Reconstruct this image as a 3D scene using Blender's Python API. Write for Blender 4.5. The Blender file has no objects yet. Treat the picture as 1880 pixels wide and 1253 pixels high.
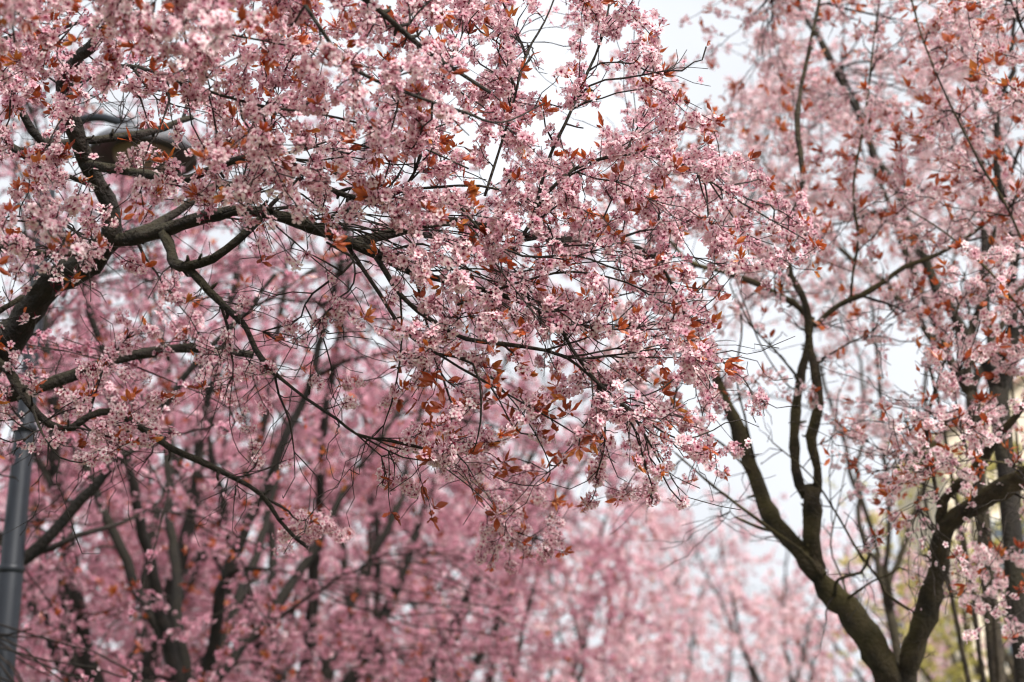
import bpy, math, random
import numpy as np
from mathutils import Vector

# ------------------------------------------------------------------ camera, sky, sun, exposure
random.seed(7)
rng = np.random.default_rng(7)
SC = bpy.context.scene
COL = SC.collection
PITCH = math.radians(15.8)
CAM = np.array([0.0, 0.0, 1.6])
F = 50 / 36 * 1880            # focal length in photograph pixels
FWD = np.array([0, math.cos(PITCH), math.sin(PITCH)])
UPV = np.array([0, -math.sin(PITCH), math.cos(PITCH)])
RGT = np.array([1.0, 0, 0])

cam_data = bpy.data.cameras.new('camera')
cam_data.lens = 50
cam_data.sensor_width = 36
cam_data.clip_end = 2000
cam_data.dof.use_dof = True
cam_data.dof.focus_distance = 3.65
cam_data.dof.aperture_fstop = 2.4
cam_data.dof.aperture_blades = 0
cam = bpy.data.objects.new('camera', cam_data)
cam.location = CAM
cam.rotation_euler = (math.pi / 2 + PITCH, 0, 0)
COL.objects.link(cam)
SC.camera = cam

SUN_EL, SUN_AZ = math.radians(46), math.radians(143)
world = bpy.data.worlds.new('World')
SC.world = world
world.use_nodes = True
wn = world.node_tree
wn.nodes.clear()
sky = wn.nodes.new('ShaderNodeTexSky')
sky.sky_type = 'NISHITA'
sky.sun_disc = False
sky.sun_elevation = SUN_EL
sky.sun_rotation = math.radians(143)
sky.dust_density = 6
sky.air_density = 1.0
hs = wn.nodes.new('ShaderNodeHueSaturation')
hs.inputs['Saturation'].default_value = 0.12
mix = wn.nodes.new('ShaderNodeMixRGB')
mix.inputs['Fac'].default_value = 0.75
mix.inputs['Color2'].default_value = (8.9, 9.25, 9.9, 1)      # even cloud cover
cl = wn.nodes.new('ShaderNodeTexNoise')                        # faint cloud relief
cl.inputs['Scale'].default_value = 3.5
cl.inputs['Detail'].default_value = 5
wtc = wn.nodes.new('ShaderNodeTexCoord')
wn.links.new(wtc.outputs['Generated'], cl.inputs['Vector'])
clm = wn.nodes.new('ShaderNodeMapRange')
clm.inputs['From Min'].default_value = 0.3
clm.inputs['From Max'].default_value = 0.7
clm.inputs['To Min'].default_value = 0.88
clm.inputs['To Max'].default_value = 1.1
wn.links.new(cl.outputs[0], clm.inputs['Value'])
mul = wn.nodes.new('ShaderNodeMixRGB')
mul.blend_type = 'MULTIPLY'
mul.inputs['Fac'].default_value = 1.0
bg = wn.nodes.new('ShaderNodeBackground')
bg.inputs['Strength'].default_value = 0.0355
wo = wn.nodes.new('ShaderNodeOutputWorld')
wn.links.new(sky.outputs[0], hs.inputs['Color'])
wn.links.new(hs.outputs[0], mix.inputs['Color1'])
wn.links.new(mix.outputs[0], mul.inputs['Color1'])
wn.links.new(clm.outputs[0], mul.inputs['Color2'])
wn.links.new(mul.outputs[0], bg.inputs['Color'])
wn.links.new(bg.outputs[0], wo.inputs['Surface'])

sun_data = bpy.data.lights.new('sun', 'SUN')
sun_data.energy = 1.5
sun_data.angle = math.radians(16)
sun_data.color = (1.0, 0.96, 0.9)
sun = bpy.data.objects.new('sun', sun_data)
sd = Vector((math.cos(SUN_EL) * 0.6, -math.cos(SUN_EL) * 0.8, math.sin(SUN_EL)))
sun.rotation_euler = sd.to_track_quat('Z', 'Y').to_euler()
COL.objects.link(sun)

SC.view_settings.view_transform = 'Standard'
SC.view_settings.look = 'None'
SC.view_settings.exposure = 1.88
SC.view_settings.gamma = 1.0
SC.render.engine = 'CYCLES'
cy = SC.cycles
cy.use_denoising = True
SC.cycles.filter_width = 1.2
cy.max_bounces = 8
cy.diffuse_bounces = 2
cy.glossy_bounces = 2
cy.transmission_bounces = 5
cy.transparent_max_bounces = 4
cy.caustics_reflective = False
cy.caustics_refractive = False


# ------------------------------------------------------------------ helpers
def P(px, py, d):
    """world point seen at a photograph pixel, d metres along the view axis"""
    return CAM + FWD * d + RGT * ((px - 940) / F * d) + UPV * ((626.5 - py) / F * d)


def project(p):
    q = p - CAM
    d = q @ FWD
    return 940 + (q @ RGT) / d * F, 626.5 - (q @ UPV) / d * F, d


def unit(v):
    return v / (np.linalg.norm(v, axis=-1, keepdims=True) + 1e-12)


def empty(name, loc, label, cat, group=None):
    o = bpy.data.objects.new(name, None)
    o.location = loc
    o.empty_display_size = 0.1
    COL.objects.link(o)
    o['label'] = label
    o['category'] = cat
    if group:
        o['group'] = group
    return o


def link(name, me, parent=None, mats=(), kind=None):
    for m in mats:
        if m.name not in [x.name for x in me.materials if x]:
            me.materials.append(m)
    o = bpy.data.objects.new(name, me)
    COL.objects.link(o)
    if parent is not None:
        o.parent = parent
        o.matrix_parent_inverse.identity()
        o.location = -Vector(parent.location) if parent.type == 'EMPTY' and parent.parent is None else (0, 0, 0)
    if kind:
        o['kind'] = kind
    return o


def raw_mesh(name, co, loops, totals, mat_idx=None, attrs=None, smooth=False):
    me = bpy.data.meshes.new(name)
    co = np.ascontiguousarray(co, dtype=np.float32)
    me.vertices.add(len(co))
    me.vertices.foreach_set('co', co.ravel())
    me.loops.add(len(loops))
    me.loops.foreach_set('vertex_index', np.asarray(loops, dtype=np.int32))
    totals = np.asarray(totals, dtype=np.int32)
    me.polygons.add(len(totals))
    starts = np.concatenate([[0], np.cumsum(totals)[:-1]]).astype(np.int32)
    me.polygons.foreach_set('loop_start', starts)
    if mat_idx is not None:
        me.polygons.foreach_set('material_index', np.asarray(mat_idx, dtype=np.int32))
    if smooth:
        me.polygons.foreach_set('use_smooth', np.ones(len(totals), dtype=bool))
    else:
        me.polygons.foreach_set('use_smooth', np.zeros(len(totals), dtype=bool))
    for k, v in (attrs or {}).items():
        a = me.attributes.new(k, 'FLOAT', 'POINT')
        a.data.foreach_set('value', np.asarray(v, dtype=np.float32))
    me.update(calc_edges=True)
    return me


def smooth_path(pts, step=0.05):
    """Catmull-Rom through control points, resampled"""
    pts = np.asarray(pts, float)
    if len(pts) == 2:
        n = max(2, int(np.linalg.norm(pts[1] - pts[0]) / step) + 1)
        return np.linspace(pts[0], pts[1], n)
    a = np.vstack([2 * pts[0] - pts[1], pts, 2 * pts[-1] - pts[-2]])
    out = []
    for i in range(1, len(a) - 2):
        p0, p1, p2, p3 = a[i - 1], a[i], a[i + 1], a[i + 2]
        n = max(2, int(np.linalg.norm(p2 - p1) / step))
        t = (np.arange(n) / n)[:, None]
        out.append(0.5 * (2 * p1 + (p2 - p0) * t + (2 * p0 - 5 * p1 + 4 * p2 - p3) * t ** 2
                          + (3 * p1 - p0 - 3 * p2 + p3) * t ** 3))
    out.append(pts[-1:])
    return np.vstack(out)


def tangents(p):
    t = np.gradient(p, axis=0)
    return unit(t)


class Tubes:
    """collects tapered tubes into one mesh"""
    def __init__(self):
        self.v, self.l, self.t, self.n = [], [], [], 0

    def add(self, path, rad, sides=4, rough=0.0):
        p = np.asarray(path, float)
        m = len(p)
        if m < 2:
            return
        tg = tangents(p)
        ref = np.array([0.31, 0.17, 0.94]) if abs(tg[0][2]) < 0.9 else np.array([1.0, 0.2, 0.1])
        u = unit(np.cross(tg, ref))
        w = np.cross(tg, u)
        ang = np.arange(sides) / sides * 2 * math.pi
        r = np.broadcast_to(np.asarray(rad, float), (m,))[:, None]
        if rough:
            r = r * (1 + rough * rng.standard_normal((m, 1)) * 0.6 + rough * rng.standard_normal((m, sides)))
        else:
            r = np.repeat(r, sides, 1)
        ring = (p[:, None, :] + r[..., None] * (np.cos(ang)[None, :, None] * u[:, None, :]
                                               + np.sin(ang)[None, :, None] * w[:, None, :]))
        base = self.n
        self.v.append(ring.reshape(-1, 3))
        i = np.arange(m - 1)[:, None] * sides
        j = np.arange(sides)[None, :]
        k = (j + 1) % sides
        quads = np.stack([i + j, i + k, i + sides + k, i + sides + j], -1).reshape(-1) + base
        self.l.append(quads)
        self.t.append(np.full((m - 1) * sides, 4))
        caps = [base + np.arange(sides)[::-1], base + (m - 1) * sides + np.arange(sides)]
        for c in caps:
            self.l.append(c)
            self.t.append(np.array([sides]))
        self.n += m * sides

    def mesh(self, name, smooth=True):
        return raw_mesh(name, np.vstack(self.v), np.concatenate(self.l), np.concatenate(self.t), smooth=smooth)


def box_mesh(name, x0, x1, y0, y1, z0, z1):
    v = [(x, y, z) for z in (z0, z1) for y in (y0, y1) for x in (x0, x1)]
    f = [(0, 2, 3, 1), (4, 5, 7, 6), (0, 1, 5, 4), (2, 6, 7, 3), (0, 4, 6, 2), (1, 3, 7, 5)]
    me = bpy.data.meshes.new(name)
    me.from_pydata(v, [], f)
    return me


# ------------------------------------------------------------------ materials
def mat(name):
    m = bpy.data.materials.new(name)
    m.use_nodes = True
    nt = m.node_tree
    nt.nodes.clear()
    out = nt.nodes.new('ShaderNodeOutputMaterial')
    return m, nt, out


def leafy(name, stops, tint_amount, transl, tint_cols, rough=0.55, gloss=0.0):
    """thin petal / leaf tissue: colour runs along the attribute t, varied by tint, part of the light passes through"""
    m, nt, out = mat(name)
    N, L = nt.nodes, nt.links
    at = N.new('ShaderNodeAttribute'); at.attribute_name = 't'
    ti = N.new('ShaderNodeAttribute'); ti.attribute_name = 'tint'
    cr = N.new('ShaderNodeValToRGB')
    while len(cr.color_ramp.elements) < len(stops):
        cr.color_ramp.elements.new(0.5)
    for e, (pos, c) in zip(cr.color_ramp.elements, stops):
        e.position = pos
        e.color = (*c, 1)
    L.new(at.outputs['Fac'], cr.inputs['Fac'])
    c2 = N.new('ShaderNodeValToRGB')
    while len(c2.color_ramp.elements) < len(tint_cols):
        c2.color_ramp.elements.new(0.5)
    for e, (pos, c) in zip(c2.color_ramp.elements, tint_cols):
        e.position = pos
        e.color = (*c, 1)
    L.new(ti.outputs['Fac'], c2.inputs['Fac'])
    mx = N.new('ShaderNodeMixRGB'); mx.blend_type = 'MULTIPLY'
    mx.inputs['Fac'].default_value = tint_amount
    L.new(cr.outputs[0], mx.inputs['Color1'])
    L.new(c2.outputs[0], mx.inputs['Color2'])
    df = N.new('ShaderNodeBsdfDiffuse')
    tr = N.new('ShaderNodeBsdfTranslucent')
    L.new(mx.outputs[0], df.inputs['Color'])
    L.new(mx.outputs[0], tr.inputs['Color'])
    ms = N.new('ShaderNodeMixShader'); ms.inputs['Fac'].default_value = transl
    L.new(df.outputs[0], ms.inputs[1])
    L.new(tr.outputs[0], ms.inputs[2])
    last = ms
    if gloss:
        gl = N.new('ShaderNodeBsdfGlossy'); gl.inputs['Roughness'].default_value = rough
        gl.inputs['Color'].default_value = (0.9, 0.9, 0.9, 1)
        fr = N.new('ShaderNodeMixShader'); fr.inputs['Fac'].default_value = gloss
        L.new(ms.outputs[0], fr.inputs[1]); L.new(gl.outputs[0], fr.inputs[2])
        last = fr
    L.new(last.outputs[0], out.inputs['Surface'])
    return m


PETAL = leafy('petal_pink', [(0.0, (0.46, 0.025, 0.11)), (0.26, (0.82, 0.36, 0.46)), (0.50, (0.95, 0.75, 0.77)), (1.0, (0.97, 0.86, 0.86))],
              1.0, 0.36, [(0.0, (0.62, 0.36, 0.45)), (0.3, (0.84, 0.62, 0.69)), (0.6, (0.98, 0.90, 0.92)), (1.0, (1.0, 1.0, 0.98))])  # low end of the tint also carries shade painted on the rows behind
CALYX = leafy('calyx_crimson', [(0.0, (0.16, 0.012, 0.03)), (1.0, (0.26, 0.02, 0.06))], 0.5, 0.25,
              [(0.0, (0.6, 0.6, 0.6)), (1.0, (1, 1, 1))])
LEAF = leafy('leaf_bronze', [(0.0, (0.42, 0.07, 0.025)), (0.5, (0.58, 0.125, 0.035)), (1.0, (0.62, 0.155, 0.04))], 1.0, 0.45,
             [(0.0, (0.42, 0.30, 0.34)), (0.45, (0.8, 0.62, 0.6)), (0.8, (1.0, 1.0, 0.9)), (1.0, (1.0, 1.5, 1.1))], rough=0.4, gloss=0.05)
YLEAF = leafy('leaf_yellow_green', [(0.0, (0.60, 0.52, 0.16)), (1.0, (0.78, 0.68, 0.28))], 0.8, 0.45,
              [(0.0, (0.7, 0.75, 0.6)), (1.0, (1.0, 1.0, 1.0))])


def bark(name, dark, light, moss, moss_amt, scale=14.0):
    m, nt, out = mat(name)
    N, L = nt.nodes, nt.links
    tc = N.new('ShaderNodeTexCoord')
    n1 = N.new('ShaderNodeTexNoise'); n1.inputs['Scale'].default_value = scale; n1.inputs['Detail'].default_value = 7
    n2 = N.new('ShaderNodeTexNoise'); n2.inputs['Scale'].default_value = scale * 0.35; n2.inputs['Detail'].default_value = 4
    n3 = N.new('ShaderNodeTexNoise'); n3.inputs['Scale'].default_value = scale * 5; n3.inputs['Detail'].default_value = 5
    for n in (n1, n2, n3):
        L.new(tc.outputs['Object'], n.inputs['Vector'])
    cr = N.new('ShaderNodeValToRGB')
    cr.color_ramp.elements[0].position = 0.35; cr.color_ramp.elements[0].color = (*dark, 1)
    cr.color_ramp.elements[1].position = 0.68; cr.color_ramp.elements[1].color = (*light, 1)
    L.new(n1.outputs[0], cr.inputs['Fac'])
    # moss sits on the upper side
    ge = N.new('ShaderNodeNewGeometry')
    sp = N.new('ShaderNodeSeparateXYZ'); L.new(ge.outputs['Normal'], sp.inputs[0])
    ad = N.new('ShaderNodeMath'); ad.operation = 'MULTIPLY_ADD'
    L.new(sp.outputs['Z'], ad.inputs[0]); ad.inputs[1].default_value = 0.28
    L.new(n2.outputs[0], ad.inputs[2])
    mr = N.new('ShaderNodeMapRange')
    mr.inputs['From Min'].default_value = 0.42; mr.inputs['From Max'].default_value = 0.78
    mr.inputs['To Max'].default_value = moss_amt
    L.new(ad.outputs[0], mr.inputs['Value'])
    mx = N.new('ShaderNodeMixRGB'); L.new(mr.outputs[0], mx.inputs['Fac'])
    L.new(cr.outputs[0], mx.inputs['Color1']); mx.inputs['Color2'].default_value = (*moss, 1)
    bu = N.new('ShaderNodeBump'); bu.inputs['Strength'].default_value = 0.9; bu.inputs['Distance'].default_value = 0.02
    L.new(n3.outputs[0], bu.inputs['Height'])
    bs = N.new('ShaderNodeBsdfPrincipled')
    bs.inputs['Roughness'].default_value = 0.85
    L.new(mx.outputs[0], bs.inputs['Base Color']); L.new(bu.outputs[0], bs.inputs['Normal'])
    L.new(bs.outputs[0], out.inputs['Surface'])
    return m


BARK = bark('bark_dark', (0.007, 0.0042, 0.0034), (0.027, 0.018, 0.012), (0.034, 0.028, 0.007), 0.7)
BARK_G = bark('bark_mossy', (0.016, 0.011, 0.006), (0.070, 0.050, 0.027), (0.090, 0.072, 0.016), 0.95)
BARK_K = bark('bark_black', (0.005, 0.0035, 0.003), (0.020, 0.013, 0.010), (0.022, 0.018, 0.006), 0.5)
TWIG = bark('twig_bark', (0.010, 0.005, 0.0045), (0.042, 0.025, 0.020), (0.08, 0.066, 0.04), 0.25, 30)
BARK_F = bark('bark_brown', (0.025, 0.017, 0.011), (0.075, 0.054, 0.034), (0.06, 0.052, 0.018), 0.6)


def plain(name, c, rough=0.6, metal=0.0, noise=0.12, scale=6.0, bump=0.0):
    m, nt, out = mat(name)
    N, L = nt.nodes, nt.links
    tc = N.new('ShaderNodeTexCoord')
    n = N.new('ShaderNodeTexNoise'); n.inputs['Scale'].default_value = scale; n.inputs['Detail'].default_value = 6
    L.new(tc.outputs['Object'], n.inputs['Vector'])
    cr = N.new('ShaderNodeValToRGB')
    cr.color_ramp.elements[0].position = 0.3; cr.color_ramp.elements[1].position = 0.7
    cr.color_ramp.elements[0].color = (*[x * (1 - noise) for x in c], 1)
    cr.color_ramp.elements[1].color = (*[min(1, x * (1 + noise)) for x in c], 1)
    L.new(n.outputs[0], cr.inputs['Fac'])
    bs = N.new('ShaderNodeBsdfPrincipled')
    bs.inputs['Roughness'].default_value = rough
    bs.inputs['Metallic'].default_value = metal
    L.new(cr.outputs[0], bs.inputs['Base Color'])
    if bump:
        b = N.new('ShaderNodeBump'); b.inputs['Strength'].default_value = bump
        L.new(n.outputs[0], b.inputs['Height']); L.new(b.outputs[0], bs.inputs['Normal'])
    L.new(bs.outputs[0], out.inputs['Surface'])
    return m


# ------------------------------------------------------------------ flower and leaf templates
def flower_template(lod):
    """faces +Z, radius 1; returns verts, loops, totals, mat, t"""
    v, loops, tot, mi, t = [], [], [], [], []

    def face(idx, m):
        loops.extend(idx); tot.append(len(idx)); mi.append(m)
    for k in range(5):
        a = k * 2 * math.pi / 5
        ca, sa = math.cos(a), math.sin(a)
        if lod == 0:
            prof = [(0.10, 0, 0.0), (0.46, -0.30, .14), (0.46, 0.30, .14), (0.80, -0.38, .24), (0.80, 0.38, .24), (1.02, -0.16, .20), (1.02, 0.16, .20)]
            fs = [(0, 2, 1), (1, 2, 4, 3), (3, 4, 6, 5)]
        elif lod == 1:
            prof = [(0.10, 0, 0.0), (0.62, -0.38, .2), (0.62, 0.38, .2), (1.02, -0.17, .24), (1.02, 0.17, .24)]
            fs = [(0, 2, 1), (1, 2, 4, 3)]
        elif lod == 2:
            prof = [(0.08, 0, 0.0), (0.66, -0.42, .2), (1.04, 0.0, .24), (0.66, 0.42, .2)]
            fs = [(0, 3, 2, 1)]
        else:
            prof = [(0.05, 0, 0.0), (0.95, -0.42, .25), (0.95, 0.42, .25)]
            fs = [(0, 2, 1)]
        b = len(v)
        for (u, w, z) in prof:
            v.append((u * ca - w * sa, u * sa + w * ca, z))
            t.append(u)
        for f in fs:
            face([b + i for i in f], 0)
    if lod <= 1:
        b = len(v)
        n = 5 if lod == 0 else 3
        for k in range(n):
            a = (k + 0.5) * 2 * math.pi / n
            rc = 0.20 if lod == 0 else 0.25
            v.append((rc * math.cos(a), rc * math.sin(a), 0.07)); t.append(0.5)
        face(list(range(b, b + n)), 1)
        # calyx cup and stalk behind
        b2 = len(v)
        for k in range(n):
            a = (k + 0.5) * 2 * math.pi / n
            v.append((0.24 * math.cos(a), 0.24 * math.sin(a), 0.03)); t.append(0.8)
        v.append((0, 0, -0.34)); t.append(0.2)
        for k in range(n):
            face([b2 + (k + 1) % n, b2 + k, b2 + n], 1)
    if lod == 0:
        for k in range(5):      # stamens
            a = (k + 0.5) * 2 * math.pi / 5 + 0.2
            b = len(v)
            for (r, da, z) in ((0.10, 0.25, 0.05), (0.10, -0.25, 0.05), (0.44, 0.06, 0.40)):
                v.append((r * math.cos(a + da), r * math.sin(a + da), z)); t.append(1.0)
            face([b, b + 1, b + 2], 1)
        for k in range(5):      # sepals showing between the petals
            a = (k + 0.5) * 2 * math.pi / 5
            b = len(v)
            for (r, da, z) in ((0.18, 0.5, 0.0), (0.18, -0.5, 0.0), (0.36, 0, -0.03)):
                v.append((r * math.cos(a + da), r * math.sin(a + da), z)); t.append(0.7)
            face([b, b + 1, b + 2], 1)
        b = len(v)
        for z in (-0.28, -1.15):
            for k in range(3):
                a = k * 2 * math.pi / 3
                v.append((0.045 * math.cos(a), 0.045 * math.sin(a), z)); t.append(0.6)
        for k in range(3):
            face([b + k, b + (k + 1) % 3, b + 3 + (k + 1) % 3, b + 3 + k], 1)
    elif lod == 1:
        b = len(v)
        for (x, z) in ((-0.04, -0.3), (0.04, -0.3), (0.04, -1.1), (-0.04, -1.1)):
            v.append((x, 0, z)); t.append(0.5)
        face([b, b + 1, b + 2, b + 3], 1)
    elif lod == 2:
        b = len(v)
        for k in range(3):
            a = (k + 0.5) * 2 * math.pi / 3
            v.append((0.20 * math.cos(a), 0.26 * math.sin(a), 0.06)); t.append(0.4)
        face([b, b + 1, b + 2], 1)
    return np.array(v), np.array(loops), np.array(tot), np.array(mi), np.array(t)


def leaf_template(lod):
    """length 1 along +Z, folded along its rib and bent over"""
    v, loops, tot, t = [], [], [], []
    if lod == 0:
        sec = [(0.0, 0.012, 0), (0.12, 0.02, 0.0), (0.35, 0.17, 0.02), (0.60, 0.20, 0.06), (0.82, 0.12, 0.13), (1.0, 0.004, 0.22)]
    else:
        sec = [(0.0, 0.012, 0), (0.45, 0.2, 0.03), (1.0, 0.004, 0.2)]
    for (z, w, y) in sec:
        fold = w * 0.45
        v += [(-w, y + fold, z), (0, y, z), (w, y + fold, z)]
        t += [z + .1, z, z + .1]
    for i in range(len(sec) - 1):
        b = i * 3
        for j in (0, 1):
            loops += [b + j, b + j + 1, b + 4 + j, b + 3 + j]; tot.append(4)
    return np.array(v), np.array(loops), np.array(tot), np.zeros(len(tot), int), np.array(t)


FL = {k: flower_template(k) for k in (0, 1, 2, 3)}
LF = {k: leaf_template(k) for k in (0, 1)}


def frames(zdir, spin):
    z = unit(zdir)
    ref = np.where(np.abs(z[:, 2:3]) < 0.9, np.array([[0, 0, 1.0]]), np.array([[1.0, 0, 0]]))
    x = unit(np.cross(ref, z))
    y = np.cross(z, x)
    c, s = np.cos(spin)[:, None], np.sin(spin)[:, None]
    return np.stack([x * c + y * s, -x * s + y * c, z], -1)     # columns


def scatter(name, tmpl, pos, zdir, spin, scale, tint, wobble=0.0):
    v, loops, tot, mi, t = tmpl
    n, k = len(pos), len(v)
    R = frames(zdir, spin)
    vv = np.broadcast_to(v[None], (n, k, 3)).copy()
    if wobble:
        if len(tot) > 12 or mi.any() or k == 15:        # flowers: some half open, some buds
            half = rng.uniform(0, 1, (n, 1))
            shut = np.where(half < 0.11, 0.40, np.where(half < 0.28, 0.72, 1.0))
            vv[:, :, :2] *= shut[..., None]
            vv[:, :, 2] *= (1 + wobble * rng.standard_normal((n, 1))) * np.where(shut < 0.5, 2.6, np.where(shut < 0.9, 2.0, 1.0))
        else:                                            # leaves: folded and bent to different degrees
            vv[:, :, 1] *= rng.uniform(-0.4, 2.4, (n, 1))
            vv[:, :, 0] *= rng.uniform(0.65, 1.2, (n, 1))
        vv += rng.standard_normal((n, k, 3)) * 0.03
        asp = 1 + 0.08 * rng.standard_normal((n, 1))
        vv[:, :, 0] *= asp
    co = np.einsum('nij,nkj->nki', R, vv) * scale[:, None, None] + pos[:, None, :]
    L = (loops[None, :] + (np.arange(n) * k)[:, None]).ravel()
    return raw_mesh(name, co.reshape(-1, 3), L, np.tile(tot, n), np.tile(mi, n),
                    {'t': np.tile(t, n), 'tint': np.repeat(tint, k)})


# ------------------------------------------------------------------ growing twigs on a skeleton
class Skeleton:
    def __init__(self, cap=400000):
        self.p = np.zeros((cap, 3)); self.t = np.zeros((cap, 3)); self.r = np.zeros(cap); self.n = 0

    def add(self, path, rad):
        m = len(path)
        self.p[self.n:self.n + m] = path
        self.t[self.n:self.n + m] = tangents(np.asarray(path))
        self.r[self.n:self.n + m] = rad
        self.n += m

    def attach(self, target, back=1.1, rmin=0.0, maxlen=9):
        v = target[None] - self.p[:self.n]
        d = np.sqrt((v ** 2).sum(1)) + 1e-6
        c = (v * self.t[:self.n]).sum(1) / d
        cost = d * (1 + back * (1 - c)) + np.where(self.r[:self.n] < rmin, 50, 0)
        i = int(np.argmin(cost))
        return i, d[i]


def grow_path(p0, t0, p1, wob=0.05, step=0.035, lift=0.0):
    L = np.linalg.norm(p1 - p0)
    n = max(4, min(30, int(L / step)))
    s = np.linspace(0, 1, n)[:, None]
    dirn = (p1 - p0) / (L + 1e-9)
    c1 = p0 + unit(t0 * 0.7 + dirn * 0.6 + rng.standard_normal(3) * 0.25) * L * 0.36
    c2 = p1 - unit(dirn + rng.standard_normal(3) * 0.35 + np.array([0, 0, lift])) * L * 0.33
    p = (1 - s) ** 3 * p0 + 3 * (1 - s) ** 2 * s * c1 + 3 * (1 - s) * s ** 2 * c2 + s ** 3 * p1
    w = np.cumsum(rng.standard_normal((n, 3)), 0)
    w -= np.linspace(0, 1, n)[:, None] * w[-1]
    p += w * wob * L / n * 1.6 * np.sqrt(np.minimum(1, s * 4))
    return p


def cover_sampler(grid, cell, x0, y0):
    g = np.array([[int(ch) for ch in row] for row in grid], float) / 9.0

    def sample(n, power=1.0):
        H, W = g.shape
        out = []
        while len(out) < n:
            xs = rng.uniform(0, W, 4000); ys = rng.uniform(0, H, 4000)
            a = np.clip(ys - .5, 0, H - 1.001); b = np.clip(xs - .5, 0, W - 1.001)
            i, j = a.astype(int), b.astype(int)
            fa, fb = a - i, b - j
            i1, j1 = np.minimum(i + 1, H - 1), np.minimum(j + 1, W - 1)
            val = (g[i, j] * (1 - fa) * (1 - fb) + g[i1, j] * fa * (1 - fb) + g[i, j1] * (1 - fa) * fb + g[i1, j1] * fa * fb)
            near = g[ys.astype(int), xs.astype(int)]
            val = 0.35 * val + 0.65 * near
            ok = rng.uniform(0, 1, 4000) < val ** power
            out += [(x * cell + x0, y * cell + y0) for x, y in zip(xs[ok], ys[ok])]
        return np.array(out[:n])
    return sample


def idw(ctrl):
    c = np.array(ctrl, float)

    def f(x, y):
        d2 = (c[:, 0] - x) ** 2 + (c[:, 1] - y) ** 2 + 900
        w = 1 / d2 ** 1.5
        return float((w * c[:, 2]).sum() / w.sum())
    return f


def blossom_on(paths, per_m, start=0.25, spread=0.012, scale=0.0115, sd=0.08, clump=True):
    """flower positions and facing along twig paths"""
    pos, nrm = [], []
    for p in paths:
        seg = np.linalg.norm(np.diff(p, axis=0), axis=1)
        L = seg.sum()
        cum = np.concatenate([[0], np.cumsum(seg)])
        n = rng.poisson(per_m * L * (1 - start))
        if n == 0:
            continue
        if clump:
            nc = max(1, int(L * (1 - start) / 0.042))
            cs = rng.uniform(start, 1.0, nc)
            s = cs[rng.integers(0, nc, n)] + rng.normal(0, 0.011, n) / max(L, .05)
        else:
            s = rng.uniform(start, 1.02, n)
        s = np.clip(s, 0.02, 1.03) * L
        tg = tangents(p)
        for q in range(3):
            pass
        b = np.stack([np.interp(s, cum, p[:, q]) for q in range(3)], -1)
        tt = np.stack([np.interp(s, cum, tg[:, q]) for q in range(3)], -1)
        d = rng.standard_normal((n, 3))
        d -= (d * tt).sum(1, keepdims=True) * tt * 0.85
        d = unit(d) + tt * rng.uniform(-0.1, 0.6, (n, 1))
        d = unit(d)
        off = rng.uniform(0.75, 1.5, (n, 1)) * spread
        pos.append(b + d * off)
        nrm.append(unit(d + rng.standard_normal((n, 3)) * 0.35))
    return np.vstack(pos), np.vstack(nrm)


def leaves_on(paths, p_tip, p_side, size=0.034, count=(3, 7)):
    pos, dr, sz, tn = [], [], [], []
    for p in paths:
        tg = tangents(p)
        spots = []
        if rng.random() < p_tip:
            spots.append(len(p) - 1)
        for _ in range(rng.poisson(p_side)):
            spots.append(int(rng.integers(max(1, len(p) // 4), len(p))))
        for i in spots:
            n = int(rng.integers(*count))
            axis = unit(tg[i] + np.array([0, 0, 0.7]) + rng.standard_normal(3) * 0.3)
            tb = rng.uniform(0, 1)
            for _ in range(n):
                d = unit(axis + rng.standard_normal(3) * 0.55)
                pos.append(p[i] + d * 0.004); dr.append(d)
                sz.append(size * rng.uniform(0.55, 1.25)); tn.append(np.clip(tb + rng.normal(0, 0.16), 0, 1))
    return np.array(pos), np.array(dr), np.array(sz), np.array(tn)


def pick_visible(pos, size, n, margin=0, cell=9):
    """indices of the pieces that show largest: front-most in their spot of the picture"""
    x, y, d = project(pos)
    inside = (x > margin) & (x < 1880 - margin) & (y > margin) & (y < 1253 - margin) & (d > 0.3)
    idx = np.where(inside)[0]
    idx = idx[np.argsort(d[idx])]
    seen, out = set(), []
    for i in idx:
        r = max(1, int(size[i] / d[i] * F / cell))
        k = (int(x[i] / cell), int(y[i] / cell))
        if k in seen:
            continue
        for a in range(-r, r + 1):
            for b in range(-r, r + 1):
                seen.add((k[0] + a, k[1] + b))
        out.append(i)
    out = np.array(out)
    sc = size[out] / d[out]
    return out[np.argsort(-sc)][:n]


def piece_meshes(tmpl, name, mats, variants, smooth=False):
    v, loops, tot, mi, t = tmpl
    out = []
    for k in range(variants):
        vv = v.copy()
        vv[:, 2] *= 1 + 0.25 * rng.standard_normal()
        vv += rng.standard_normal(vv.shape) * 0.025
        me = raw_mesh(name, vv, loops, tot, mi, {'t': t, 'tint': np.full(len(v), (k + 0.5) / variants)})
        for m in mats:
            me.materials.append(m)
        out.append(me)
    return out


def place_pieces(name, meshes, root, pos, zdir, spin, scale, tint):
    R = frames(zdir, spin)
    from mathutils import Matrix
    base = np.array(root.location)
    for i in range(len(pos)):
        me = meshes[min(len(meshes) - 1, int(tint[i] * len(meshes)))]
        o = bpy.data.objects.new(name, me)
        M = np.eye(4)
        M[:3, :3] = R[i] * scale[i]
        M[:3, 3] = pos[i] - base
        COL.objects.link(o)
        o.parent = root
        o.matrix_basis = Matrix(M.tolist())


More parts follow.
